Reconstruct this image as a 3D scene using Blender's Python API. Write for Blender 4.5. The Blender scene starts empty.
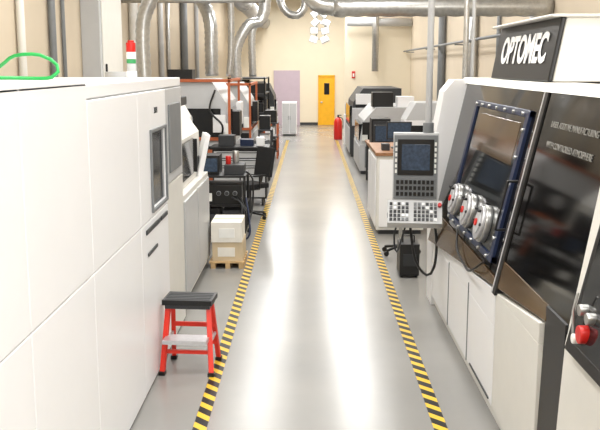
import bpy, bmesh, math, random
from mathutils import Vector, Matrix
random.seed(4)
scene=bpy.context.scene
scene.view_settings.view_transform='Standard'
scene.view_settings.look='None'
scene.view_settings.exposure=0.0

def lin(c):
    return tuple(((v/255)/12.92 if v/255<=0.04045 else (((v/255)+0.055)/1.055)**2.4) for v in c)+(1,)
def mat(name,rgb,rough=0.5,metal=0.0,var=0.06,scale=6.0,bump=0.0,emit=0.0,coat=0.0,alpha=None,trans=0.0,spec=0.5):
    m=bpy.data.materials.new(name); m.use_nodes=True
    nt=m.node_tree; b=nt.nodes['Principled BSDF']
    tc=nt.nodes.new('ShaderNodeTexCoord'); n=nt.nodes.new('ShaderNodeTexNoise')
    n.inputs['Scale'].default_value=scale; n.inputs['Detail'].default_value=4
    nt.links.new(tc.outputs['Object'],n.inputs['Vector'])
    r=nt.nodes.new('ShaderNodeValToRGB'); c=lin(rgb)
    r.color_ramp.elements[0].position=0.3; r.color_ramp.elements[1].position=0.7
    r.color_ramp.elements[0].color=tuple(v*(1-var) for v in c[:3])+(1,)
    r.color_ramp.elements[1].color=tuple(min(1,v*(1+var)) for v in c[:3])+(1,)
    nt.links.new(n.outputs['Fac'],r.inputs['Fac']); nt.links.new(r.outputs['Color'],b.inputs['Base Color'])
    b.inputs['Roughness'].default_value=rough; b.inputs['Metallic'].default_value=metal
    b.inputs['Specular IOR Level'].default_value=spec
    b.inputs['Coat Weight'].default_value=coat
    b.inputs['Transmission Weight'].default_value=trans
    if emit>0:
        nt.links.new(r.outputs['Color'],b.inputs['Emission Color']); b.inputs['Emission Strength'].default_value=emit
    if bump>0:
        bp=nt.nodes.new('ShaderNodeBump'); bp.inputs['Strength'].default_value=bump
        nt.links.new(n.outputs['Fac'],bp.inputs['Height']); nt.links.new(bp.outputs['Normal'],b.inputs['Normal'])
    return m
M_white=mat('white_powder_coat',(241,241,242),0.35,var=0.006)
M_cream=mat('cream_paint',(222,220,213),0.4,var=0.015)
M_ltgrey=mat('light_grey_paint',(190,191,192),0.45,var=0.02)
M_grey=mat('grey_paint',(118,121,123),0.5)
M_dkgrey=mat('dark_grey',(48,50,53),0.5)
M_black=mat('black_plastic',(15,15,16),0.4)
M_gloss=mat('black_glass',(8,7,7),0.07,var=0.02,spec=0.35)
M_reflbrown=mat('brown_reflection_glass',(84,66,46),0.12,var=0.05,spec=0.5)  # glass with a warm brown reflection put into its base colour
M_glass=mat('dark_window',(26,28,30),0.08,spec=0.45)
M_blue=mat('blue_frame',(22,36,66),0.35)
M_red=mat('red_paint',(200,30,22),0.4)
M_orange=mat('orange_red_fibreglass',(222,52,36),0.4)
M_brown=mat('orange_frame',(180,94,54),0.5)
M_green=mat('green_hose',(30,160,75),0.35)
M_greenlt=mat('green_lens',(60,150,90),0.3)
M_yellow=mat('yellow_door_paint',(238,176,24),0.45)
M_steel=mat('galvanised_steel',(188,188,186),0.3,metal=0.8,var=0.12,scale=20)
M_alu=mat('brushed_aluminium',(205,205,208),0.35,metal=0.6,scale=30)
M_card=mat('cardboard',(205,186,154),0.8)
M_cardw=mat('carton_white',(230,226,216),0.7)
M_wood=mat('wood_brown',(145,102,66),0.55,var=0.2,scale=14)
M_pallet=mat('pallet_wood',(196,165,120),0.8,var=0.2,scale=14)
M_beige=mat('wall_beige',(204,190,168),0.75,var=0.03,scale=1.5,bump=0.03)
M_beige2=mat('wall_beige_end',(230,219,196),0.75,var=0.02,scale=1.5)
M_lav=mat('wall_lavender',(188,172,184),0.7,var=0.02)
M_ceil=mat('ceiling_paint',(222,221,218),0.8)
M_screen=mat('screen',(48,62,80),0.15,var=0.3,scale=30,emit=0.2)
M_light=mat('lamp_diffuser',(255,252,246),0.5,var=0.0,emit=4)
M_soft=mat('pendant_diffuser',(250,250,248),0.4,var=0.0,emit=0.5)
M_label=mat('label_paper',(235,235,230),0.6)
M_letter=mat('lettering_white',(250,250,250),0.5,var=0,emit=0.0)
M_lettergrey=mat('lettering_grey',(130,128,122),0.5,var=0)
M_fabric=mat('black_fabric',(22,22,24),0.85,scale=60,bump=0.1)

def floor_mat():
    m=bpy.data.materials.new('epoxy_floor'); m.use_nodes=True; nt=m.node_tree; b=nt.nodes['Principled BSDF']
    tc=nt.nodes.new('ShaderNodeTexCoord'); n=nt.nodes.new('ShaderNodeTexNoise'); n.inputs['Scale'].default_value=0.6; n.inputs['Detail'].default_value=5
    nt.links.new(tc.outputs['Object'],n.inputs['Vector'])
    r=nt.nodes.new('ShaderNodeValToRGB'); r.color_ramp.elements[0].color=lin((134,133,130)); r.color_ramp.elements[1].color=lin((147,145,140))
    r.color_ramp.elements[0].position=.3; r.color_ramp.elements[1].position=.7
    nt.links.new(n.outputs['Fac'],r.inputs['Fac']); nt.links.new(r.outputs['Color'],b.inputs['Base Color'])
    n2=nt.nodes.new('ShaderNodeTexNoise'); n2.inputs['Scale'].default_value=2.2; n2.inputs['Detail'].default_value=3
    nt.links.new(tc.outputs['Object'],n2.inputs['Vector'])
    bp=nt.nodes.new('ShaderNodeBump'); bp.inputs['Strength'].default_value=0.05; bp.inputs['Distance'].default_value=0.05
    nt.links.new(n2.outputs['Fac'],bp.inputs['Height']); nt.links.new(bp.outputs['Normal'],b.inputs['Normal'])
    b.inputs['Roughness'].default_value=0.23; b.inputs['Specular IOR Level'].default_value=0.36
    return m
def tape_mat():
    m=bpy.data.materials.new('hazard_tape'); m.use_nodes=True; nt=m.node_tree; b=nt.nodes['Principled BSDF']
    tc=nt.nodes.new('ShaderNodeTexCoord'); s=nt.nodes.new('ShaderNodeSeparateXYZ'); nt.links.new(tc.outputs['Object'],s.inputs[0])
    a=nt.nodes.new('ShaderNodeMath'); a.operation='ADD'; nt.links.new(s.outputs['X'],a.inputs[0]); nt.links.new(s.outputs['Y'],a.inputs[1])
    d=nt.nodes.new('ShaderNodeMath'); d.operation='DIVIDE'; nt.links.new(a.outputs[0],d.inputs[0]); d.inputs[1].default_value=0.19
    f=nt.nodes.new('ShaderNodeMath'); f.operation='FRACT'; nt.links.new(d.outputs[0],f.inputs[0])
    g=nt.nodes.new('ShaderNodeMath'); g.operation='GREATER_THAN'; nt.links.new(f.outputs[0],g.inputs[0]); g.inputs[1].default_value=0.45
    mx=nt.nodes.new('ShaderNodeMix'); mx.data_type='RGBA'; nt.links.new(g.outputs[0],mx.inputs[0])
    mx.inputs[6].default_value=lin((220,180,50)); mx.inputs[7].default_value=lin((20,19,18))
    nt.links.new(mx.outputs[2],b.inputs['Base Color']); b.inputs['Roughness'].default_value=0.45; b.inputs['Specular IOR Level'].default_value=0.3
    return m

class B:
    def __init__(s,name,loc=(0,0,0),rz=0):
        s.name=name; s.bm=bmesh.new(); s.mats=[]; s.loc=loc; s.rz=rz
    def mi(s,m):
        if m not in s.mats: s.mats.append(m)
        return s.mats.index(m)
    def box(s,x0,x1,y0,y1,z0,z1,m,T=None):
        vs=[s.bm.verts.new((x,y,z)) for x in (x0,x1) for y in (y0,y1) for z in (z0,z1)]
        if T is not None:
            for v in vs: v.co=T@v.co
        i=s.mi(m)
        for q in ((0,1,3,2),(4,6,7,5),(0,4,5,1),(2,3,7,6),(0,2,6,4),(1,5,7,3)):
            f=s.bm.faces.new([vs[k] for k in q]); f.material_index=i
    def prism(s,poly,axis,a,b,m):
        def P(p,t):
            return {'x':(t,p[0],p[1]),'y':(p[0],t,p[1]),'z':(p[0],p[1],t)}[axis]
        A=[s.bm.verts.new(P(p,a)) for p in poly]; C=[s.bm.verts.new(P(p,b)) for p in poly]
        i=s.mi(m); fs=[s.bm.faces.new(A),s.bm.faces.new(C[::-1])]
        n=len(poly)
        for k in range(n): fs.append(s.bm.faces.new([A[k],C[k],C[(k+1)%n],A[(k+1)%n]]))
        for f in fs: f.material_index=i
        bmesh.ops.recalc_face_normals(s.bm,faces=fs)
    def tube(s,pts,r,m,seg=12,rad=None):
        pts=[Vector(p) for p in pts]; i=s.mi(m); rings=[]
        t0=(pts[1]-pts[0]).normalized()
        up=Vector((0,0,1)) if abs(t0.z)<.9 else Vector((1,0,0))
        nrm=t0.cross(up).normalized()
        for k,p in enumerate(pts):
            if k==0: t=t0
            elif k==len(pts)-1: t=(pts[k]-pts[k-1]).normalized()
            else: t=((pts[k+1]-pts[k]).normalized()+(pts[k]-pts[k-1]).normalized()).normalized()
            nrm=(nrm-t*nrm.dot(t)).normalized(); bn=t.cross(nrm)
            rr=rad[k] if rad else r
            rings.append([s.bm.verts.new(p+(nrm*math.cos(a)+bn*math.sin(a))*rr) for a in [2*math.pi*j/seg for j in range(seg)]])
        fs=[]
        for k in range(len(rings)-1):
            for j in range(seg):
                f=s.bm.faces.new([rings[k][j],rings[k][(j+1)%seg],rings[k+1][(j+1)%seg],rings[k+1][j]]); f.smooth=True; fs.append(f)
        fs.append(s.bm.faces.new(rings[0][::-1])); fs.append(s.bm.faces.new(rings[-1]))
        for f in fs: f.material_index=i
        bmesh.ops.recalc_face_normals(s.bm,faces=fs)
    def cyl(s,p0,p1,r,m,seg=20,r2=None):
        s.tube([p0,p1],r,m,seg,rad=[r,r if r2 is None else r2])
    def corr(s,pts,r,m,step=0.06,seg=14):
        sp=spline(pts,step); rad=[r*(1.0 if k%2 else 0.9) for k in range(len(sp))]
        s.tube(sp,r,m,seg,rad=rad)
    def done(s,bev=0.008):
        me=bpy.data.meshes.new(s.name); s.bm.to_mesh(me); s.bm.free()
        o=bpy.data.objects.new(s.name,me); scene.collection.objects.link(o)
        for m in s.mats: me.materials.append(m)
        o.location=s.loc; o.rotation_euler[2]=s.rz
        if bev>0:
            md=o.modifiers.new('bev','BEVEL'); md.width=bev; md.segments=2; md.limit_method='ANGLE'; md.angle_limit=math.radians(50)
        return o
def spline(pts,step=0.08):
    pts=[Vector(p) for p in pts]; out=[]
    P=[pts[0]*2-pts[1]]+pts+[pts[-1]*2-pts[-2]]
    for k in range(1,len(P)-2):
        n=max(2,int((P[k+1]-P[k]).length/step))
        for j in range(n):
            t=j/n; a,b,c,d=P[k-1],P[k],P[k+1],P[k+2]
            out.append(0.5*((2*b)+(c-a)*t+(2*a-5*b+4*c-d)*t*t+(3*b-a-3*c+d)*t**3))
    out.append(pts[-1]); return out
def text(body,size,loc,rot,m,parent,name='lettering',bold=0.0):
    cu=bpy.data.curves.new(name,'FONT'); cu.body=body; cu.size=size; cu.extrude=0.002; cu.offset=bold
    cu.align_x='CENTER'; cu.align_y='CENTER'
    o=bpy.data.objects.new(name,cu); scene.collection.objects.link(o); cu.materials.append(m)
    o.matrix_world=Matrix.Translation(loc)@rot
    o.parent=parent; o.matrix_parent_inverse=parent.matrix_world.inverted()
    return o

# ------------- ROOM -------------
Y0,Y1,XL,XR,H=-3.0,38.0,-3.6,3.6,5.6
b=B('floor'); b.box(XL-.2,XR+.2,Y0,Y1+.2,-.2,0,floor_mat()); b.done(0)
b=B('ceiling'); b.box(XL-.2,XR+.2,Y0,Y1+.2,H,H+.2,M_ceil); b.done(0)
b=B('wall_left'); b.box(XL-.2,XL,Y0,Y1,0,H,M_beige); b.done(0)
b=B('wall_right'); b.box(XR,XR+.2,Y0,Y1,0,H,M_beige); b.done(0)
b=B('wall_end'); b.box(XL-.2,XR+.2,Y1,Y1+.2,0,H,M_beige2); b.done(0)
b=B('wall_panel'); b.box(-1.6,-.45,Y1-.06,Y1-.001,0,2.4,M_lav); b.done(0)
b=B('wall_partition'); b.box(1.25,XR,31,31.2,0,H,M_beige2); b.done(0)
b=B('wall_rear'); b.box(XL-.2,XR+.2,Y0-.2,Y0,0,H,M_beige); b.done(0)
b=B('baseboard_end'); b.box(-.44,.35,Y1-.03,Y1-.001,0,.12,M_dkgrey); b.done(0)
b=B('door_1',(0,-.09,0)); b.box(.42,1.03,Y1+.02,Y1+.07,0.005,2.13,M_yellow)
for x in (.36,1.03): b.box(x,x+.06,Y1-.02,Y1+.085,0,2.19,M_yellow)
b.box(.36,1.09,Y1-.02,Y1+.085,2.13,2.2,M_yellow); b.box(.62,.85,Y1+.0,Y1+.03,1.35,1.85,M_glass); b.box(.47,.55,Y1-.03,Y1+.02,.98,1.04,M_steel); b.done(0.004)

TM=tape_mat()
b=B('hazard_tape',(-.785,0,0)); b.box(-.05,.05,3,30,0,.003,TM); b.done(0)
b=B('hazard_tape',(.94,0,0)); b.box(-.05,.05,3,30,0,.003,TM); b.done(0)

# ------------- LEFT LARGE MACHINE -------------
b=B('industrial_printer_cabinet')
F=-1.27
b.box(-2.9,F-.03,2.2,8.45,0.0,2.44,M_ltgrey)
seams=[2.2,3.72,4.86,6.28,7.5]
for a,c in zip(seams[:-1],seams[1:]):
    b.box(F-.03,F,a+.004,c-.004,.02,1.345,M_white)
    top=2.46 if c<4.9 else 2.36
    if a<6.2: b.box(F-.03,F,a+.004,c-.004,1.353,top,M_white)
b.box(-2.9,F,2.2,4.86,2.44,2.47,M_white)
b.box(-2.9,F-.01,4.87,8.45,2.37,2.45,M_white)
wy0,wy1,wz0,wz1=6.75,7.42,1.42,2.03
b.box(F-.03,F,6.284,wy0,1.353,2.36,M_white); b.box(F-.03,F,wy1,7.496,1.353,2.36,M_white)
b.box(F-.03,F,wy0,wy1,wz1,2.36,M_white); b.box(F-.03,F,wy0,wy1,1.353,wz0,M_white)
b.box(F-.028,F-.015,wy0,wy1,wz0,wz1,M_glass)
for (a,c,d,e) in ((wy0-.03,wy0,wz0-.03,wz1+.03),(wy1,wy1+.03,wz0-.03,wz1+.03),(wy0,wy1,wz0-.03,wz0),(wy0,wy1,wz1,wz1+.03)):
    b.box(F,F+.018,a,c,d,e,M_grey)
b.box(F-.03,F-.005,7.504,8.45,.02,1.5,M_cream); b.box(F-.03,F-.005,7.504,8.45,1.51,2.36,M_ltgrey)
b.box(F-.005,F+.01,7.65,8.3,1.6,2.22,M_grey)
b.box(F,F+.012,6.45,7.05,1.26,1.3,M_dkgrey); b.box(F,F+.012,7.1,7.42,1.26,1.3,M_dkgrey)
b.box(F,F+.012,6.5,6.9,1.08,1.11,M_dkgrey)
pr=b.done(0.012)
text('3DM',.07,(F+.004,7.0,2.2),Matrix.Rotation(math.pi/2,4,'Z')@Matrix.Rotation(math.pi/2,4,'X'),M_dkgrey,pr)

b=B('green_air_hose'); 
b.tube(spline([(-2.3,4.6,2.5),(-1.75,5.0,2.487),(-1.52,5.05,2.49),(-1.50,5.1,2.56),(-1.6,5.1,2.62),(-1.75,5.1,2.615),(-1.85,5.15,2.56),(-2.0,5.2,2.49),(-2.4,5.2,2.475)],.04),.011,M_green); b.done(0)
b=B('signal_tower_light',(-1.66,8.0,2.452))
b.cyl((0,0,0),(0,0,.06),.05,M_white); b.cyl((0,0,.06),(0,0,.13),.042,M_ltgrey);b.cyl((0,0,.13),(0,0,.17),.044,M_greenlt);b.cyl((0,0,.17),(0,0,.235),.044,M_label);b.cyl((0,0,.235),(0,0,.32),.044,M_red);b.cyl((0,0,.32),(0,0,.34),.03,M_red);b.done(0.004)

# ------------- STEP STOOL -------------
b=B('step_stool',(-1.015,6.98,0.0035),math.radians(-4))
def bar(b,p,q,w,d,m):
    p=Vector(p);q=Vector(q);t=q-p;L=t.length
    R=t.to_track_quat('Z','Y').to_matrix().to_4x4()
    T=Matrix.Translation(p)@R
    b.box(-w/2,w/2,-d/2,d/2,0,L,m,T)
for sx in (-1,1):
    bar(b,(sx*.208,-.20,.005),(sx*.17,-.07,.58),.042,.03,M_orange)
    bar(b,(sx*.2,.21,.005),(sx*.165,.07,.58),.038,.03,M_orange)
    b.box(sx*.208-.027,sx*.208+.027,-.23,-.17,0,.03,M_black); b.box(sx*.2-.027,sx*.2+.027,.18,.24,0,.03,M_black)
    bar(b,(sx*.19,-.15,.27),(sx*.185,.13,.27),.02,.025,M_alu)
b.box(-.2,.2,-.155,-.125,.17,.20,M_orange); b.box(-.19,.19,.15,.17,.16,.20,M_orange); b.box(-.185,.185,.105,.125,.33,.37,M_orange)
b.box(-.185,.185,-.27,-.09,.285,.32,M_alu)
b.box(-.21,.21,-.145,.145,.585,.63,M_black); b.box(-.19,.19,-.125,.125,.55,.585,M_dkgrey)
for k in range(5): b.box(-.19,.19,-.12+k*.05,-.1+k*.05,.63,.634,M_dkgrey)
b.done(0.008)

# ------------- RIGHT LARGE MACHINE -------------
b=B('additive_manufacturing_machine')
def fx(z): return 1.34+0.22*(z-.9)
def zb(y): return .72+(9.0-y)*(.40/4.4)
core=[(1.36,0),(3.2,0),(3.2,2.42),(fx(2.42)+.04,2.42),(1.40,.95),(1.36,.9)]
b.prism(core,'y',3.0,9.3,M_cream)
def face(y0,y1,zt,zbf,off,th,m,n=1):
    for k in range(n):
        a=y0+(y1-y0)*k/n; c=y0+(y1-y0)*(k+1)/n
        vs=[]
        for y in (a,c):
            for z in (zbf(y),zt(y)):
                for o in (off,off-th):
                    vs.append(b.bm.verts.new((fx(z)-o,y,z)))
        i=b.mi(m)
        fs=[b.bm.faces.new([vs[j] for j in q]) for q in ((0,1,3,2),(4,6,7,5),(0,4,5,1),(2,3,7,6),(0,2,6,4),(1,5,7,3))]
        for f in fs: f.material_index=i
        bmesh.ops.recalc_face_normals(b.bm,faces=fs)
c24=lambda y:2.38
face(5.9,8.95,c24,lambda y:1.06,.03,.09,M_gloss)
face(5.9,8.95,lambda y:1.05,zb,.035,.12,M_reflbrown)  # lower glass, mirrored floor painted in as brown
face(4.35,5.88,c24,lambda y:1.15,.03,.09,M_gloss)
face(4.72,5.88,lambda y:1.2,zb,.035,.12,M_reflbrown)
face(3.0,4.35,c24,lambda y:2.0,.03,.09,M_gloss)
b.prism([(1.32,0),(1.8,0),(1.8,2.42),(1.5,2.42),(1.40,2.3),(1.33,1.9),(1.30,1.2)],'y',8.97,9.32,M_white)
b.prism([(fx(2.38)-.05,2.38),(fx(2.38)+.2,2.38),(fx(2.38)+.25,2.44),(fx(2.38)-.0,2.44)],'y',3.0,9.3,M_cream)
face(5.86,5.94,c24,lambda y:.95,.042,.1,M_black); face(5.94,5.96,c24,lambda y:.95,.045,.1,M_alu)
b.box(1.33,1.42,5.92,9.3,.1,.70,M_white); b.box(1.33,1.42,4.76,5.9,.1,.96,M_cream)
b.prism([(5.92,.70),(9.3,.70),(5.92,.97)],'x',1.33,1.42,M_white)
b.prism([(4.76,.96),(5.9,.96),(4.76,1.09)],'x',1.33,1.42,M_cream)
b.box(1.38,1.44,4.7,9.3,0,.1,M_dkgrey)
b.box(1.322,1.335,6.9,6.91,.1,.78,M_grey);b.box(1.322,1.335,7.9,7.91,.1,.72,M_grey)
b.box(1.32,1.335,6.0,6.75,.12,.135,M_dkgrey)
b.prism([(1.33,0),(1.5,0),(1.5,1.2),(1.36,1.2)],'y',4.36,4.74,M_black)
b.prism([(1.31,0),(1.5,0),(1.7,1.98),(1.50,1.98),(1.36,1.1)],'y',3.0,4.36,M_cream)
face(3.4,4.22,lambda y:1.82,lambda y:1.12,.075,.06,M_black)
face(3.46,4.16,lambda y:1.76,lambda y:1.18,.08,.02,M_glass)
for (yy,zz,r,m) in ((3.98,1.27,.045,M_red),(4.06,1.37,.03,M_steel),(3.94,1.36,.03,M_steel),(4.04,1.23,.025,M_label)):
    b.cyl((fx(zz)-.12,yy,zz),(fx(zz)-.07,yy,zz),r,m)
b.tube([(fx(1.3)-.11,4.1,1.22),(fx(1.3)-.11,4.12,1.35),(fx(1.4)-.12,4.1,1.45)],.008,M_steel,8)
wy0,wy1,z0,z1=6.15,8.15,1.12,2.24
f=.05
face(wy0,wy1,lambda y:z1,lambda y:z1-f,.055,.04,M_blue); face(wy0,wy1,lambda y:z0+f,lambda y:z0,.055,.04,M_blue)
face(wy0,wy0+.09,lambda y:z1,lambda y:z0,.056,.04,M_blue); face(wy1-.09,wy1,lambda y:z1,lambda y:z0,.056,.04,M_blue)
face(wy0+.09,wy1-.09,lambda y:z1-f,lambda y:z0+f,.04,.02,M_glass)
face(wy0+.22,wy1-.25,lambda y:z1-.1,lambda y:z1-.42,.043,.01,M_reflbrown)
for y in (6.3,6.6,6.9,7.2,7.5,7.8,8.05):
    for z in (z1-.025,z0+.025):
        b.cyl((fx(z)-.075,y,z),(fx(z)-.05,y,z),.014,M_steel,8)
for z in (1.3,1.5,1.7,1.9,2.1):
    b.cyl((fx(z)-.075,wy0+.045,z),(fx(z)-.05,wy0+.045,z),.014,M_steel,8)
b.tube([(fx(1.4)-.05,6.0,1.4),(fx(1.4)-.12,6.0,1.4),(fx(1.75)-.12,6.0,1.75),(fx(1.75)-.05,6.0,1.75)],.012,M_black,8)
for y in (6.6,7.2,7.85):
    z=1.33
    p=Vector((fx(z)-.04,y,z)); d=Vector((-1,0,.22)).normalized()
    b.cyl(p,p+d*.05,.15,M_steel,28); b.cyl(p+d*.05,p+d*.075,.135,M_alu,28); b.cyl(p+d*.075,p+d*.085,.09,M_ltgrey,24); b.cyl(p+d*.085,p+d*.10,.03,M_red,16)
    for a in range(6):
        q=p+d*.06+Vector((0,math.cos(a*1.047)*.115,math.sin(a*1.047)*.115)); b.cyl(q,q+d*.03,.012,M_black,8)
b.tube(spline([(fx(1.1)-.06,6.3,1.1),(fx(1.0)-.1,6.5,.98),(1.29,6.9,.92),(1.29,7.3,.98),(fx(1.1)-.06,7.5,1.12)],.06),.01,M_black,8)
mach=b.done(0.01)
tilt=math.atan(.22)
R=Matrix.Rotation(-math.pi/2,4,'Z')@Matrix.Rotation(math.pi/2-tilt,4,'X')
for k,(t,z) in enumerate((('LASER ADDITIVE MANUFACTURING',2.18),('WITH CONTROLLED ATMOSPHERE',2.05))):
    text(t,.058,(fx(z)-.036,5.15,z),R,M_lettergrey,mach)
b=B('machine_top_enclosure')
b.prism([(1.74,2.445),(3.2,2.445),(3.2,2.9),(1.82,2.9)],'y',6.2,8.1,M_cream)
b.prism([(1.70,2.445),(1.735,2.445),(1.815,2.9),(1.78,2.9)],'y',6.18,8.12,M_black)
b.prism([(1.70,2.9),(3.2,2.9),(3.2,2.92),(1.70,2.92)],'y',6.16,8.14,M_cream)
top=b.done(0.01)
R=Matrix.Rotation(-math.pi/2,4,'Z')@Matrix.Rotation(math.pi/2-math.atan(.08/.455),4,'X')
text('OPTOMEC',.31,(1.733,7.1,2.68),R,M_letter,top,bold=0.01)

# ------------- CONTROL CONSOLE -------------
b=B('cnc_control_console',(1.06,8.5,0),math.radians(-6))
b.box(-.225,.225,0,.13,1.22,1.9,M_ltgrey)
b.box(-.215,.215,-.012,0,1.24,1.88,M_grey)
b.box(-.18,.18,-.02,-.01,1.48,1.84,M_black); b.box(-.14,.14,-.024,-.018,1.53,1.79,M_screen)
for r_ in range(3):
    for c_ in range(9): b.box(-.19+c_*.043,-.19+c_*.043+.03,-.025,-.01,1.27+r_*.06,1.31+r_*.06,M_black)
for r_ in range(6):
    b.box(.185,.205,-.02,-.01,1.5+r_*.055,1.535+r_*.055,M_label); b.box(-.205,-.185,-.02,-.01,1.5+r_*.055,1.535+r_*.055,M_label)
T=Matrix.Translation((0,-.02,1.2))@Matrix.Rotation(math.radians(-38),4,'X')
b.box(-.27,.27,-.05,.05,-.26,0,M_ltgrey,T)
for r_ in range(5):
    for c_ in range(12):
        if c_ in (5,): continue
        b.box(-.25+c_*.04,-.25+c_*.04+.028,-.062,-.05,-.235+r_*.044,-.235+r_*.044+.03,random.choice([M_dkgrey,M_dkgrey,M_black,M_grey,M_white]),T)
p=T@Vector((.245,-.05,-.06)); q=T@Vector((.245,-.085,-.06)); b.cyl(p,q,.02,M_red,14)
b.cyl((.12,.07,1.9),(.12,.07,5.58),.033,M_ltgrey,14); b.cyl((.12,.07,5.56),(.12,.07,5.598),.06,M_ltgrey,16)
b.cyl((.12,.07,1.9),(.12,.07,2.0),.055,M_grey,14)
b.tube(spline([(.2,.02,1.0),(.23,-.02,.8),(.21,-.05,.55),(.14,0,.45),(.02,.03,.6),(-.05,.03,1.02)],.05),.014,M_black,8)
b.tube(spline([(-.15,.02,1.05),(-.2,0,.85),(-.17,.02,.68),(-.1,.04,.9),(-.05,.05,1.1)],.05),.010,M_dkgrey,8)
b.done(0.004)
b=B('conduit_pipe'); b.cyl((1.72,9.6,0),(1.72,9.6,H-.01),.03,M_steel,12); b.cyl((1.80,9.6,0),(1.80,9.6,H-.01),.022,M_ltgrey,12); b.done(0)

# ------------- LEFT SECOND MACHINE -------------
b=B('cnc_milling_machine')
b.box(-2.9,-1.32,8.7,10.9,.08,1.22,M_cream); b.box(-2.85,-1.36,8.75,10.85,0,.08,M_dkgrey)
b.prism([(-2.9,1.22),(-1.4,1.22),(-1.42,1.75),(-1.75,2.2),(-2.9,2.25)],'y',8.75,10.85,M_cream)
b.box(-1.32,-1.30,8.75,9.75,.14,1.16,M_ltgrey); b.box(-1.32,-1.30,9.8,10.85,.14,1.16,M_ltgrey)
b.box(-1.41,-1.385,9.1,10.1,1.3,1.72,M_glass); b.box(-1.41,-1.36,10.2,10.24,1.3,1.7,M_black)
T=Matrix.Translation((-1.36,10.6,1.42))@Matrix.Rotation(math.radians(12),4,'Z')@Matrix.Rotation(math.radians(12),4,'Y')
b.box(-.03,.03,-.25,.2,-.32,.32,M_white,T); b.box(.03,.04,-.2,.14,-.05,.25,M_screen,T)
b.box(-1.5,-1.38,10.5,10.75,1.3,1.45,M_dkgrey)
b.cyl((-2.1,9.3,2.2),(-2.1,9.3,2.5),.12,M_ltgrey); b.box(-2.6,-2.3,9.5,10.2,2.2,2.42,M_ltgrey)
b.box(-1.7,-1.5,9.3,10.4,2.1,2.2,M_dkgrey)
b.done(0.012)

# ------------- CARTONS ON PALLET -------------
b=B('carton_stack_on_pallet',(-1.06,10.95,0))
for x in (-.19,0,.17): b.box(x-.02,x+.04,-.34,.34,0,.07,M_pallet)
for k in range(5): b.box(-.23,.22,-.34+k*.15,-.25+k*.15,.07,.09,M_pallet)
b.box(-.19,.2,-.3,.28,.09,.34,M_card); b.box(-.2,.19,-.32,.26,.34,.6,M_cardw)
b.box(-.2,.19,-.055,-.005,.598,.603,M_card); b.box(-.1,.1,-.325,-.318,.4,.52,M_label); b.box(-.12,.1,-.305,-.298,.15,.27,M_cardw)
b.done(0.004)

b=B('gas_equipment_cart',(-1.32,12.7,0))
for x in (-.38,.36):
    for y in (-.35,.35):
        b.cyl((x,y,.08),(x,y,.98),.02,M_black,8); b.cyl((x-.015,y,.045),(x+.015,y,.045),.045,M_dkgrey,12)
for z in (.12,.52,.95): b.box(-.4,.38,-.37,.37,z,z+.03,M_black)
b.box(-.36,.0,-.34,.25,.15,.49,M_black); b.box(.03,.35,-.34,.25,.15,.46,M_dkgrey); b.box(-.36,.32,-.34,.2,.55,.84,M_black)
b.box(-.3,-.12,-.35,-.34,.6,.72,M_label); b.box(.06,.2,-.35,-.34,.22,.3,M_label)
for x,z in ((-.02,.72),(.1,.72),(.22,.72)): b.cyl((x,-.34,z),(x,-.37,z),.035,M_grey,16); b.cyl((x,-.37,z),(x,-.375,z),.027,M_dkgrey,16)
b.box(-.34,-.02,-.2,.2,.98,1.26,M_black); b.box(-.31,-.05,-.21,-.2,1.02,1.22,M_screen); b.box(.05,.34,-.2,.2,.98,1.12,M_dkgrey)
b.cyl((.2,.1,1.12),(.2,.1,1.3),.05,M_steel); b.cyl((.1,-.05,1.12),(.1,-.05,1.24),.04,M_red)
for k,(o,m) in enumerate(((0,M_black),(.07,M_black),(.13,M_dkgrey),(-.08,M_blue))):
    b.tube(spline([(.3-o,-.34,.66),(.4-o*.5,-.5,.42+o),(.34-o,-.56,.1),(.05-o,-.52,.02),(-.15-o,-.46,.22+o),(-.1,-.35,.4)],.06),.014,m,8)
b.tube(spline([(.36,0,1.0),(.46,-.05,.9),(.46,-.1,.5),(.40,-.3,.25),(.3,-.34,.3)],.06),.014,M_black,8)
b.done(0.005)
b=B('tool_chest',(-1.3,15.9,0))
b.box(-.5,.5,-.3,.3,.14,1.05,M_black); b.box(-.54,.54,-.33,.33,1.05,1.1,M_black)
for k,(a,c) in enumerate(((.17,.4),(.42,.58),(.6,.74),(.76,.88),(.9,1.02))):
    b.box(-.47,.47,-.32,-.3,a,c,M_ltgrey); b.box(-.42,.42,-.335,-.32,c-.03,c-.015,M_black)
for x in (-.42,.42):
    for y in (-.22,.22): b.cyl((x-.02,y,.065),(x+.02,y,.065),.065,M_dkgrey,14)
b.box(-.4,-.1,-.15,.15,1.1,1.3,M_dkgrey); b.box(.0,.25,-.1,.2,1.1,1.22,M_blue); b.box(.3,.45,-.1,.1,1.1,1.26,M_white)
b.done(0.006)

def chair(loc,rz):
    b=B('office_chair',loc,rz)
    for k in range(5):
        a=k*2*math.pi/5+.3; c,s_=math.cos(a),math.sin(a)
        b.tube([(0,0,.11),(c*.3,s_*.3,.075)],.02,M_black,8,rad=[.028,.016]); b.cyl((c*.3-s_*.02,s_*.3+c*.02,.035),(c*.3+s_*.02,s_*.3-c*.02,.035),.035,M_black,12)
    b.cyl((0,0,.09),(0,0,.5),.028,M_dkgrey,12); b.box(-.13,.13,-.13,.13,.49,.53,M_black)
    b.box(-.24,.24,-.23,.23,.53,.61,M_fabric)
    bar(b,(0,.2,.5),(0,.29,.8),.06,.02,M_black)
    T=Matrix.Translation((0,.27,.7))@Matrix.Rotation(math.radians(-10),4,'X'); b.box(-.22,.22,-.03,.04,0,.5,M_fabric,T)
    for sx in (-1,1): b.tube([(sx*.2,0,.54),(sx*.28,0,.56),(sx*.28,0,.74)],.015,M_black,8); b.box(sx*.28-.03,sx*.28+.03,-.12,.14,.74,.77,M_black)
    b.done(0.012)
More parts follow.
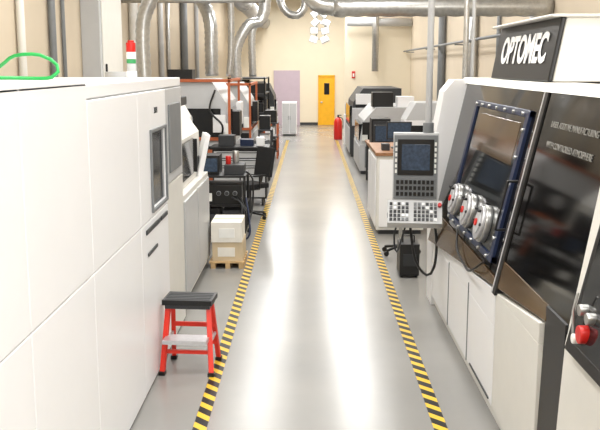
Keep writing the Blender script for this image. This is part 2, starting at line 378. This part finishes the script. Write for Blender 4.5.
chair((-1.02,14.3,0.004),math.radians(-50))

def enclosure(name,x0,x1,y0,y1,h,body,side,frame=None,win=M_glass,side1=None):
    b=B(name); fxx=x1 if side>0 else x0; s=side
    side1=side1 or M_ltgrey
    b.box(x0+.03,x1-.03,y0+.03,y1-.03,0,.08,M_dkgrey); b.box(x0,x1,y0,y1,.08,h*.45,body)
    d=(x1-x0)
    poly=[(x0,h*.45),(x1,h*.45),(x1-(.06*d if s>0 else 0),h*.8),(x1-(.25*d if s>0 else 0),h),(x0+(0 if s>0 else .25*d),h),(x0+(0 if s>0 else .06*d),h*.8)]
    b.prism(poly,'y',y0+.03,y1-.03,body)
    b.box(min(fxx,fxx+s*.02),max(fxx,fxx+s*.02),y0+.1,y1-.1,.12,h*.42,M_ltgrey)
    b.box(min(fxx-s*.06*d,fxx+s*.01),max(fxx-s*.06*d,fxx+s*.01),y0+.35,y1-.35,h*.48,h*.74,win)
    xm=(x0+x1)/2
    b.box(x0+.12,xm-.03,y0-.02,y0,.16,h*.42,M_grey); b.box(xm+.03,x1-.12,y0-.02,y0,.16,h*.42,side1)
    b.box(x0+.15,x1-.2,y0-.0,y0+.03,h*.5,h*.75,win)
    for k in range(5): b.box(x0+.16,xm-.08,y0-.03,y0-.02,.22+k*.06,.25+k*.06,M_black)
    b.box(x1-.18 if s>0 else x0+.05,x1-.05 if s>0 else x0+.18,y0-.03,y0+.03,h*.5,h*.62,M_label)
    if frame:
        for x in (x0,x1-.05):
            for y in (y0-.02,y1-.06): b.box(x,x+.05,y,y+.05,.0,h,frame)
        b.box(x0,x1,y0-.02,y0+.03,h-.05,h+.01,frame); b.box(x0,x1,y0-.025,y0+.04,h*.47,h*.5,frame)
        b.box(x1-.05,x1+.01,y0,y1,h-.05,h+.01,frame); b.box(x1-.05,x1+.01,y0,y1,h*.47,h*.5,frame)
    return b
e=enclosure('machining_center',-3.2,-1.95,12.2,14.6,2.15,M_cream,1)
e.box(-2.6,-2.1,12.1,12.2,1.2,1.6,M_black); e.box(-2.0,-1.85,12.4,12.9,1.3,1.8,M_dkgrey); e.done(0.01)
e=enclosure('framed_test_machine',-3.2,-1.6,17.2,19.6,2.3,M_ltgrey,1,M_brown,side1=M_black)
e.box(-2.4,-1.75,17.12,17.2,.2,.9,M_brown); e.box(-1.95,-1.7,17.1,17.2,1.25,1.6,M_white); e.cyl((-2.5,17.1,1.5),(-2.5,17.2,1.5),.14,M_alu)
e.box(-2.9,-2.4,17.5,18.0,2.3,2.5,M_black)
e.tube(spline([(-1.9,17.15,2.1),(-2.0,17.05,1.7),(-1.75,17.0,1.4),(-1.8,17.1,1.1)],.06),.02,M_black,8)
e.box(-1.6,-1.45,17.6,18.2,1.15,1.65,M_black); e.box(-1.6,-1.5,18.5,19.2,1.3,1.8,M_white)
e.done(0.01)
e=enclosure('vacuum_furnace_cabinet',-2.9,-1.45,21,23.6,2.15,M_ltgrey,1,M_brown); e.box(-1.9,-1.5,20.9,21,.2,.95,M_black); e.box(-2.2,-1.7,20.9,21,1.1,1.7,M_black); e.box(-1.45,-1.32,21.5,22,1.2,1.7,M_black); e.done(0.01)
b=B('shelving_rack')
for x in (-2.4,-1.35):
    for y in (25,27.5): b.box(x,x+.05,y,y+.05,0,2.25,M_black)
for z in (.1,.65,1.2,1.75,2.2): b.box(-2.4,-1.3,25,27.55,z,z+.04,M_dkgrey)
for z in (.14,.69,1.24,1.79):
    y=25.1
    while y<27.1:
        w=random.uniform(.3,.55); x=-1.32-random.uniform(0,.1)
        b.box(x-.9,x-.5,y,y+w-.05,z,z+random.uniform(.25,.4),random.choice([M_card,M_black,M_grey,M_blue,M_black])); 
        b.box(x-.45,x,y,y+w-.05,z,z+random.uniform(.25,.4),random.choice([M_card,M_black,M_black,M_dkgrey,M_white])); y+=w
b.done(0.004)
e=enclosure('sintering_furnace',-2.2,-1.15,28.6,30.4,2.0,M_dkgrey,1,None,side1=M_brown); e.done(.01)
b=B('storage_cabinet'); b.box(-1.05,-.5,32,32.8,.06,1.25,M_white); b.box(-1.0,-.55,32.04,32.76,0,.06,M_dkgrey); b.box(-1.03,-.785,31.98,32,.1,1.2,M_ltgrey); b.box(-.765,-.52,31.98,32,.1,1.2,M_ltgrey); b.box(-.81,-.8,31.95,31.98,.6,.75,M_dkgrey);b.box(-.75,-.74,31.95,31.98,.6,.75,M_dkgrey); b.done(.005)
b=B('drum_barrel',(-1.15,19.3,0)); b.tube([(0,0,0),(0,0,.3),(0,0,.31),(0,0,.33),(0,0,.34),(0,0,.62),(0,0,.63),(0,0,.65),(0,0,.66),(0,0,.9)],.25,M_dkgrey,24,rad=[.25,.25,.26,.26,.25,.25,.26,.26,.25,.25]); b.cyl((0,0,.9),(0,0,.915),.24,M_black,24); b.done(0)
b=B('workshop_cart',(-1.12,21.6,0))
for x in (-.15,.15):
    for y in (-.4,.4): b.box(x-.02,x+.02,y-.02,y+.02,0.0,1.0,M_dkgrey)
for z in (.2,.6,.98): b.box(-.17,.17,-.44,.44,z,z+.03,M_dkgrey)
b.box(-.15,.12,-.3,.1,1.01,1.35,M_black); b.box(-.15,.1,-.35,.2,.63,.88,M_white); b.box(-.15,.15,-.35,.3,.23,.5,M_black); b.done(.005)
b=B('workshop_cart',(-1.1,24.3,0))
for x in (-.18,.18):
    for y in (-.4,.4): b.box(x-.02,x+.02,y-.02,y+.02,0.0,1.0,M_brown)
for z in (.2,.6,.98): b.box(-.2,.2,-.44,.44,z,z+.03,M_dkgrey)
b.box(-.16,.16,-.3,.1,1.01,1.35,M_black); b.box(-.16,.1,-.35,.2,.63,.88,M_white); b.box(-.16,.16,-.35,.3,.23,.5,M_black); b.done(.005)

# ------------- RIGHT SIDE ITEMS -------------
b=B('equipment_cabinet')
b.box(1.02,1.75,12.9,14.6,.07,1.22,M_cream); b.box(1.06,1.72,12.95,14.55,0,.07,M_dkgrey)
b.box(1.0,1.78,12.86,14.64,1.22,1.27,M_wood)
b.box(1.06,1.38,12.88,12.9,.12,1.16,M_white); b.box(1.41,1.71,12.88,12.9,.12,1.16,M_white); b.box(1.34,1.36,12.85,12.88,.6,.8,M_dkgrey)
for k in range(3): b.box(1.0,1.02,12.98+k*.54,13.47+k*.54,.12,1.16,M_white)
b.done(.006)
b=B('control_terminal',(1.42,13.6,1.271)); b.box(-.12,.12,-.08,.1,0,.02,M_black); b.box(-.02,.02,0,.03,.02,.2,M_black); b.box(-.2,.2,-.03,.02,.14,.42,M_black); b.box(-.18,.18,-.035,-.03,.16,.4,M_screen); b.box(-.3,-.18,-.4,-.2,0,.1,M_dkgrey); b.done(.004)
b=B('rolling_stool',(1.25,11.5,0.004))
for k in range(5):
    a=k*2*math.pi/5; c,s_=math.cos(a),math.sin(a)
    b.tube([(0,0,.12),(c*.25,s_*.25,.075)],.02,M_black,8); b.cyl((c*.25-s_*.02,s_*.25+c*.02,.035),(c*.25+s_*.02,s_*.25-c*.02,.035),.035,M_black,12)
b.cyl((0,0,.1),(0,0,.5),.025,M_steel); b.cyl((0,0,.5),(0,0,.58),.19,M_fabric,24); b.done(.01)
b=B('black_equipment_case',(1.22,10.3,0))
b.box(-.12,.12,-.15,.2,.03,.42,M_black)
for x in (-.09,.09):
    for y in (-.1,.15): b.cyl((x-.015,y,.02),(x+.015,y,.02),.02,M_dkgrey,10)
b.tube([(-.07,0,.42),(-.07,0,.5),(.07,0,.5),(.07,0,.42)],.01,M_black,8); b.box(-.08,.08,-.158,-.15,.15,.3,M_dkgrey); b.done(.012)

def bench(name,x0,x1,y0,y1,z,topm):
    b=B(name); b.box(x0,x1,y0,y1,z-.05,z,topm)
    for x in (x0+.03,x1-.09):
        for y in (y0+.03,y1-.09): b.box(x,x+.06,y,y+.06,0,z-.05,M_dkgrey)
    b.box(x0+.06,x1-.06,y0+.05,y1-.05,.2,.23,M_dkgrey)
    for k in range(3): b.box(x0+.1,x0+.55,y0+.0,y0+.5,z-.28-k*.18,z-.12-k*.18,M_ltgrey)
    return b
b=bench('lab_workbench',1.25,3.0,16.6,19.4,.92,M_wood)
b.box(1.85,2.4,16.8,17.3,.23,.6,M_white)
b.done(.006)
b=B('benchtop_printer',(0,0,.002)); b.box(1.9,2.75,17,17.9,.92,1.5,M_white); b.prism([(1.9,1.5),(2.75,1.5),(2.7,1.85),(2.1,1.85)],'y',17,17.9,M_ltgrey); b.box(2.0,2.65,16.98,17,1.05,1.4,M_glass); b.box(1.88,1.9,17.1,17.8,1.05,1.4,M_black); b.done(.015)
b=B('computer_monitor',(1.55,17.1,.922)); b.box(-.12,.12,-.08,.1,0,.02,M_black); b.box(-.02,.02,0,.03,.02,.2,M_black); b.box(-.26,.26,-.03,.02,.14,.48,M_black); b.box(-.24,.24,-.035,-.03,.16,.46,M_screen); b.done(.004)
b=B('desktop_computer',(1.5,18.3,.922)); b.box(-.2,.2,-.3,.3,0,.55,M_black); b.box(-.17,.17,-.31,-.3,.05,.5,M_dkgrey);b.box(-.1,.1,-.315,-.31,.3,.36,M_label); b.done(.01)
e=enclosure('laser_cutter',1.2,2.7,20.4,23,1.6,M_ltgrey,-1); e.box(1.5,2.0,20.6,21.1,1.6,1.95,M_black); e.box(2.1,2.5,20.6,21.1,1.6,1.85,M_white); e.box(1.25,1.55,20.36,20.4,.95,1.25,M_black); e.done(.01)
e=enclosure('lathe_enclosure',1.15,2.6,24.4,27.5,1.95,M_dkgrey,-1); e.box(1.3,2.2,24.35,24.4,1.5,1.8,M_white); e.box(1.2,1.6,24.34,24.4,.9,1.4,M_alu); e.done(.01)
b=B('water_cooler',(1.3,28.6,0)); b.box(-.17,.17,-.17,.17,0,1.0,M_white); b.box(-.1,.1,-.18,-.17,.65,.9,M_dkgrey); b.cyl((0,0,1.0),(0,0,1.35),.13,M_ltgrey); b.done(.01)
b=B('fire_extinguisher',(1.0,30.4,0.004))
b.tube([(0,0,0),(0,0,.62),(0,0,.72),(0,0,.78)],.15,M_red,20,rad=[.15,.15,.11,.04]); b.cyl((0,0,.78),(0,0,.86),.03,M_black); b.box(-.03,.12,-.02,.02,.84,.87,M_black); b.tube(spline([(0,0,.8),(.16,-.03,.72),(.18,-.04,.4)],.05),.015,M_black,8); b.done(.004)
b=B('extinguisher_sign'); b.box(1.5,1.62,30.97,30.998,2.15,2.4,M_red); b.box(1.53,1.59,30.96,30.97,2.2,2.32,M_label); b.done(0.003)

# ------------- PIPES / DUCTS -------------
HT=H-.01
b=B('flexible_ventilation_duct')
b.corr([(.35,13,3.42),(1.5,13,3.43),(XR-.02,13,3.43)],.15,M_steel,step=.12)
for x in (.9,2.0,3.0): b.box(x-.01,x+.01,12.99,13.01,3.56,HT,M_steel)
b.corr([(.42,13,3.42),(.1,13.1,3.5),(-.1,13.3,3.9),(-.1,13.4,4.8),(-.1,13.4,HT)],.14,M_steel)
b.done(0)
for pts,r in (([(-2.1,18.4,2.36),(-2.1,18.4,2.9),(-2.15,18.5,3.6),(-2.5,18.8,4.4),(-2.5,18.8,HT)],.15),
              ([(-1.9,22.3,2.2),(-1.9,22.3,3.0),(-1.6,22.4,3.6),(-1.2,22.6,3.9),(-1.1,22.6,HT)],.15),
              ([(-2.6,13.5,2.16),(-2.6,13.5,3.2),(-2.4,13.5,3.9),(-2.4,13.5,HT)],.12),
              ([(-1.75,26.3,2.26),(-1.75,26.3,3.6),(-1.45,26.3,4.2),(-1.45,26.3,HT)],.12),
              ([(-1.65,17.6,2.36),(-1.6,17.6,3.2),(-1.62,17.6,HT)],.07),
              ([(-1.0,28.0,HT),(-.95,28.0,4.6),(-.6,28.0,4.2),(-.2,28.0,4.4),(-.1,28.0,HT)],.13)):
    b=B('exhaust_duct'); b.corr(pts,r,M_steel); b.done(0)
b=B('air_supply_duct'); b.cyl((-2.0,16,4.45),(-2.0,37.95,4.45),.25,M_ltgrey,20)
for y in (18,22,26,30,34): b.cyl((-2.0,y,4.45),(-2.0,y+.08,4.45),.27,M_steel,20); b.box(-2.01,-1.99,y+.03,y+.05,4.7,HT,M_steel)
b.done(0)
b=B('overhead_pipe_run')
for x,z,r in ((-.7,4.7,.05),(-.55,4.75,.03)):
    b.cyl((x,14.5,z),(x,27.5,z),r,M_ltgrey,12)
    for y in (17,21,27): b.box(x-.008,x+.008,y,y+.02,z,HT,M_grey)
b.done(0)
b=B('water_pipe'); b.cyl((XL+.01,16.6,3.8),(-.9,16.6,3.8),.05,M_steel,12); b.cyl((-.9,16.6,3.76),(-.9,16.6,HT),.05,M_steel,12); b.done(0)
b=B('exhaust_duct'); b.cyl((2.3,30.6,2.4),(2.3,30.6,HT),.12,M_steel,16); b.cyl((1.3,30.7,4.1),(XR-.02,30.7,4.1),.14,M_ltgrey,16); b.done(0)
for y,r in ((10.6,.05),(11.9,.05),(12.5,.03),(16.0,.05),(17.2,.09),(20.5,.06),(21.6,.05),(24,.1),(27,.06)):
    b=B('conduit_pipe'); b.cyl((XL+r+.01,y,0),(XL+r+.01,y,HT),r,random.choice([M_steel,M_ltgrey,M_cream,M_grey]),14); b.done(0)
for y,r in ((13.9,.05),(16.4,.04),(18.6,.09),(19.3,.05),(23,.1)):
    b=B('conduit_pipe'); b.cyl((XR-r-.01,y,0),(XR-r-.01,y,HT),r,random.choice([M_steel,M_ltgrey,M_grey]),14); b.done(0)
b=B('wall_conduit_run'); b.cyl((XR-.25,8,3.1),(XR-.25,30.9,3.1),.03,M_grey,10)
for y in (10,15,20,25,30): b.box(XR-.27,XR-.001,y,y+.04,3.04,3.07,M_grey)
b.done(0)
b=B('switchgear_cabinet'); b.box(XL+.001,XL+.3,13.6,15.2,0,4.2,M_ltgrey); b.box(XL+.3,XL+.32,13.7,15.1,1.0,4.1,M_cream); b.box(XL+.32,XL+.35,13.8,13.84,2.3,2.6,M_black); b.done(.01)
b=B('electrical_panel'); b.box(XR-.25,XR-.001,14.4,15.4,1.6,3.0,M_ltgrey); b.box(XR-.27,XR-.25,14.45,15.35,1.65,2.95,M_grey); b.done(.01)
for y in (32,36):
    b=B('ceiling_beam'); b.box(XL+.01,XR-.01,y,y+.12,5.3,5.35,M_grey); b.box(XL+.01,XR-.01,y+.05,y+.07,5.3,HT,M_grey); b.done(0)
b=B('pendant_lamp_cluster',(.28,25,3.7))
rr=random.Random(9)
for i in range(4):
    for j in range(2):
        T=Matrix.Translation((-.14+.28*j+rr.uniform(-.05,.05),rr.uniform(-.06,.02),.36-.24*i))@Matrix.Rotation(math.radians(rr.uniform(-50,50)),4,'Y')@Matrix.Rotation(math.radians(rr.uniform(-45,10)),4,'X')
        b.box(-.10,.10,-.02,.02,-.08,.08,M_soft,T); b.box(-.12,.12,.02,.05,-.10,.10,M_steel,T)
b.cyl((-.1,.08,-.45),(-.1,.08,HT-3.7),.02,M_grey,8); b.cyl((.15,.08,-.45),(.15,.08,HT-3.7),.02,M_grey,8)
for z in (-.36,-.12,.12,.36): b.box(-.15,.2,.04,.09,z-.015,z+.015,M_steel)
b.done(.003)

# ------------- LIGHTS -------------
def area(name,loc,rot,sx,sy,p,col=(1,.995,.985)):
    l=bpy.data.lights.new(name,'AREA'); l.shape='RECTANGLE'; l.size=sx; l.size_y=sy; l.energy=p; l.color=col
    o=bpy.data.objects.new(name,l); o.location=loc; o.rotation_euler=rot; scene.collection.objects.link(o); return o
for k,y in enumerate((0,5,10,15,20,25,30,34.2)):
  for x in (-1.2,1.2):
    y_=24.6 if (y==25 and x<0) else y
    b=B('ceiling_light_fixture',(x,y_,H-.001)); b.box(-.4,.4,-1.2,1.2,-.1,0,M_white); b.box(-.36,.36,-1.15,1.15,-.11,-.1,M_light); b.done(.005)
    area('ceiling_lamp',(x,y_,H-.13),(0,0,0),.7,2.3,[100,100,100,105,120,135,150,165][k])
o=area('left_machine_fill',(3.4,-.5,2.9),(0,0,0),2.5,3,300,(.97,.985,1))  # added fill lamp to brighten the left machine; no window is modelled
o.rotation_euler=(Vector((-1.3,5.5,1.3))-Vector((3.4,-.5,2.9))).to_track_quat('-Z','Y').to_euler()
w=bpy.data.worlds.new('w'); scene.world=w; w.use_nodes=True; w.node_tree.nodes['Background'].inputs[0].default_value=(.9,.95,1,1); w.node_tree.nodes['Background'].inputs[1].default_value=.5

# ------------- CAMERA -------------
cam=bpy.data.cameras.new('camera'); co=bpy.data.objects.new('camera',cam); scene.collection.objects.link(co)
cam.sensor_width=36; cam.lens=51.0; cam.clip_start=.05
co.location=(0,0,2.55)
co.rotation_euler=(math.radians(90-9.88),0,math.radians(.67))
scene.camera=co
